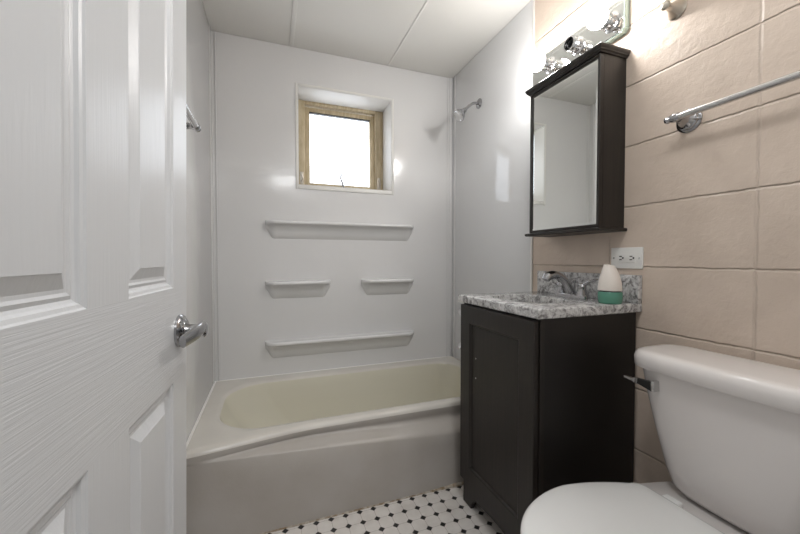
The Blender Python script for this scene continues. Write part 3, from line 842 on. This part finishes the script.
for k, y in enumerate(ly):
    px_ = XR - 0.0265
    so = lathe('socket', (px_, y, lz), (-1, 0, 0), [(0, 0.034), (0.003, 0.034), (0.006, 0.028), (0.010, 0.026), (0.016, 0.0235), (0.020, 0.026), (0.024, 0.0235), (0.028, 0.026), (0.034, 0.026), (0.042, 0.0275), (0.048, 0.0285), (0.0485, 0.0235), (0.030, 0.0210), (0.012, 0.018)], M['chrome'], lt, cap=True)
    if k == 1:
        lathe('socket_insert', (px_ - 0.020, y, lz), (-1, 0, 0), [(0, 0.0175), (0.018, 0.0175), (0.0185, 0.0140), (0.004, 0.0130), (0.004, 0.005), (0.007, 0.0)], M['black_and_shade'], so)
    else:
        bm = BMN(); cxb = px_ - 0.048 - 0.024
        prof = []
        rad_ = 0.0375
        for i in range(20):
            a = math.pi * i / 19 * 0.86
            prof.append((rad_ * math.cos(a), rad_ * math.sin(a)))
        prof += [(-rad_ * 1.05, 0.0135), (-rad_ * 1.45, 0.0130)]
        add_lathe(bm, (cxb, y, lz), (-1, 0, 0), prof, 36)
        bo = obj('bulb', bm, [M['bulb'], M['bulb_neck']], lt)
        for p in bo.data.polygons:
            if p.center.x > cxb + 0.40 * rad_: p.material_index = 1

# ------------------------------------------------------------------ toilet
TC = 0.530
to = thing('toilet', 'white two-piece toilet with closed lid in front of the block wall', 'toilet', (0.95, TC, 0))
def rr_ring(x0, x1, y0, y1, r, z, n=10, bow=0.0):
    r = min(r, (x1 - x0) / 2 - 1e-4, (y1 - y0) / 2 - 1e-4)
    pts = []
    for (cx_, cy_, a0) in ((x1 - r, y0 + r, -90), (x1 - r, y1 - r, 0), (x0 + r, y1 - r, 90), (x0 + r, y0 + r, 180)):
        for k in range(n + 1):
            a = R(a0 + 90 * k / n); pts.append([cx_ + r * math.cos(a), cy_ + r * math.sin(a), z])
    # subdivide the front (x0) side bow
    out = []
    m_ = len(pts)
    for i in range(m_):
        p, q = pts[i], pts[(i + 1) % m_]
        out.append(p)
        if i % (n + 1) == n:
            for k in range(1, 10): out.append([p[0] + (q[0] - p[0]) * k / 10, p[1] + (q[1] - p[1]) * k / 10, z])
    for p in out:
        if bow:
            u = (p[1] - (y0 + y1) / 2) / ((y1 - y0) / 2)
            w_ = max(0, min(1, (x1 - p[0]) / (x1 - x0)))
            p[0] -= bow * (1 - u * u) * w_
    return [tuple(p) for p in out]
# tank body
bm = BMN(); rings = []
for z, hw, xf, r in ((0.405, 0.120, 1.080, 0.05), (0.410, 0.136, 1.068, 0.055), (0.425, 0.148, 1.058, 0.055), (0.47, 0.158, 1.050, 0.05), (0.58, 0.180, 1.038, 0.045), (0.68, 0.198, 1.030, 0.04), (0.752, 0.210, 1.026, 0.04)):
    rings.append(rr_ring(xf, 1.200, TC - hw, TC + hw, r, z, bow=0.012))
add_rings(bm, rings, True, True, True)
tank = obj('tank', bm, M['porcelain'], to, angle=50)
bm = BMN(); rings = []
for z, d_, r in ((0.746, -0.006, 0.045), (0.744, -0.002, 0.048), (0.746, 0.0, 0.05), (0.770, 0.001, 0.05), (0.781, -0.002, 0.05), (0.788, -0.008, 0.046), (0.7915, -0.018, 0.04), (0.7925, -0.032, 0.035)):
    rings.append(rr_ring(1.010 - d_, 1.206 + min(d_, 0) * 0.5, TC - 0.232 - d_, TC + 0.232 + d_, r + 0.012, z, bow=0.014))
add_rings(bm, rings, True, True, True)
obj('tank_lid', bm, M['porcelain'], to, angle=50)
# flush lever
def slab(name, pts, hs, th, material, parent):
    bm = BMN()
    add_rings(bm, [[(x - th, y, z - h_), (x + th, y, z - h_), (x + th, y, z + h_), (x - th, y, z + h_)] for (x, y, z), h_ in zip(pts, hs)], True, True, True)
    return obj(name, bm, material, parent, smooth=False)
bm = BMN(); add_box(bm, 1.000, 1.030, 0.668, 0.680, 0.686, 0.716, 0.002)
fl = obj('flush_lever', bm, M['satin'], to)
ins_ = slab('lever_dark_reflection', [(1.006, 0.680, 0.7005), (1.006, 0.715, 0.7035)], (0.0125, 0.0070), 0.006, M['black_and_shade'], fl)  # black colour stands in for the dark reflection in the chrome arm
ins_['label'] = 'black lever face with the dark reflection put into its colour'
slab('lever_tip', [(1.004, 0.715, 0.7035), (1.004, 0.724, 0.704), (1.000, 0.726, 0.7045), (0.998, 0.752, 0.7075)], (0.0085, 0.0075, 0.0035, 0.0030), 0.005, M['satin'], fl)
# bowl outline (plan) from front tip to the deck
def egg(xt, xb, w, wb, z, n_=30):
    """xt front tip x, xb back x, w max half width, wb half width at the back"""
    xm = xt + (xb - xt) * 0.54
    half = []
    for i in range(n_ + 1):                       # elliptical front, tip to widest point
        a = math.pi / 2 * i / n_
        half.append((xm - (xm - xt) * math.cos(a), w * math.sin(a) ** 0.92))
    rc_ = min(0.03, wb * 0.4)
    for i in range(1, n_ + 1):                    # gentle taper to the back
        u = i / n_
        x = xm + (xb - rc_ - xm) * u
        half.append((x, w + (wb - w) * (0.35 * u + 0.65 * u * u)))
    yb = half[-1][1]
    for i in range(1, 9):
        a = math.pi / 2 * i / 8
        half.append((xb - rc_ + rc_ * math.sin(a), yb - rc_ + rc_ * math.cos(a)))
    pts = [(x, TC + y, z) for x, y in half]
    pts += [(x, TC - y, z) for x, y in reversed(half[1:])]
    return pts
bm = BMN()
rings = [egg(0.72, 1.17, 0.105, 0.10, 0.0), egg(0.715, 1.17, 0.11, 0.10, 0.02), egg(0.73, 1.16, 0.10, 0.095, 0.06), egg(0.72, 1.16, 0.10, 0.095, 0.14), egg(0.66, 1.16, 0.125, 0.10, 0.22), egg(0.56, 1.17, 0.165, 0.12, 0.30), egg(0.522, 1.185, 0.192, 0.135, 0.35), egg(0.508, 1.19, 0.203, 0.145, 0.375), egg(0.508, 1.19, 0.203, 0.145, 0.396), egg(0.513, 1.185, 0.198, 0.140, 0.401)]
add_rings(bm, rings, True, True, True)
obj('bowl', bm, M['porcelain'], to, angle=60)
bm = BMN()
add_rings(bm, [egg(0.503 + d_, 0.968 - d_, 0.217 - d_, 0.160 - d_, z) for z, d_ in ((0.4012, 0.004), (0.403, 0.0), (0.413, 0.0), (0.4155, 0.004))], True, True, True)
obj('seat', bm, M['seat'], to, angle=50)
bm = BMN()
add_rings(bm, [egg(0.498 + d_, 0.974 - d_, 0.221 - d_, 0.164 - d_, z) for z, d_ in ((0.416, 0.005), (0.4185, 0.0), (0.426, 0.0005), (0.4315, 0.005), (0.4345, 0.014), (0.4365, 0.04), (0.438, 0.09))], True, True, True)
obj('lid', bm, M['seat'], to, angle=50)
for s_ in (-1, 1):
    bm = BMN(); add_box(bm, 0.975, 1.000, TC + s_ * 0.078 - 0.022, TC + s_ * 0.078 + 0.022, 0.4012, 0.428, 0.006, 3)
    obj('hinge_cap', bm, M['seat'], to)
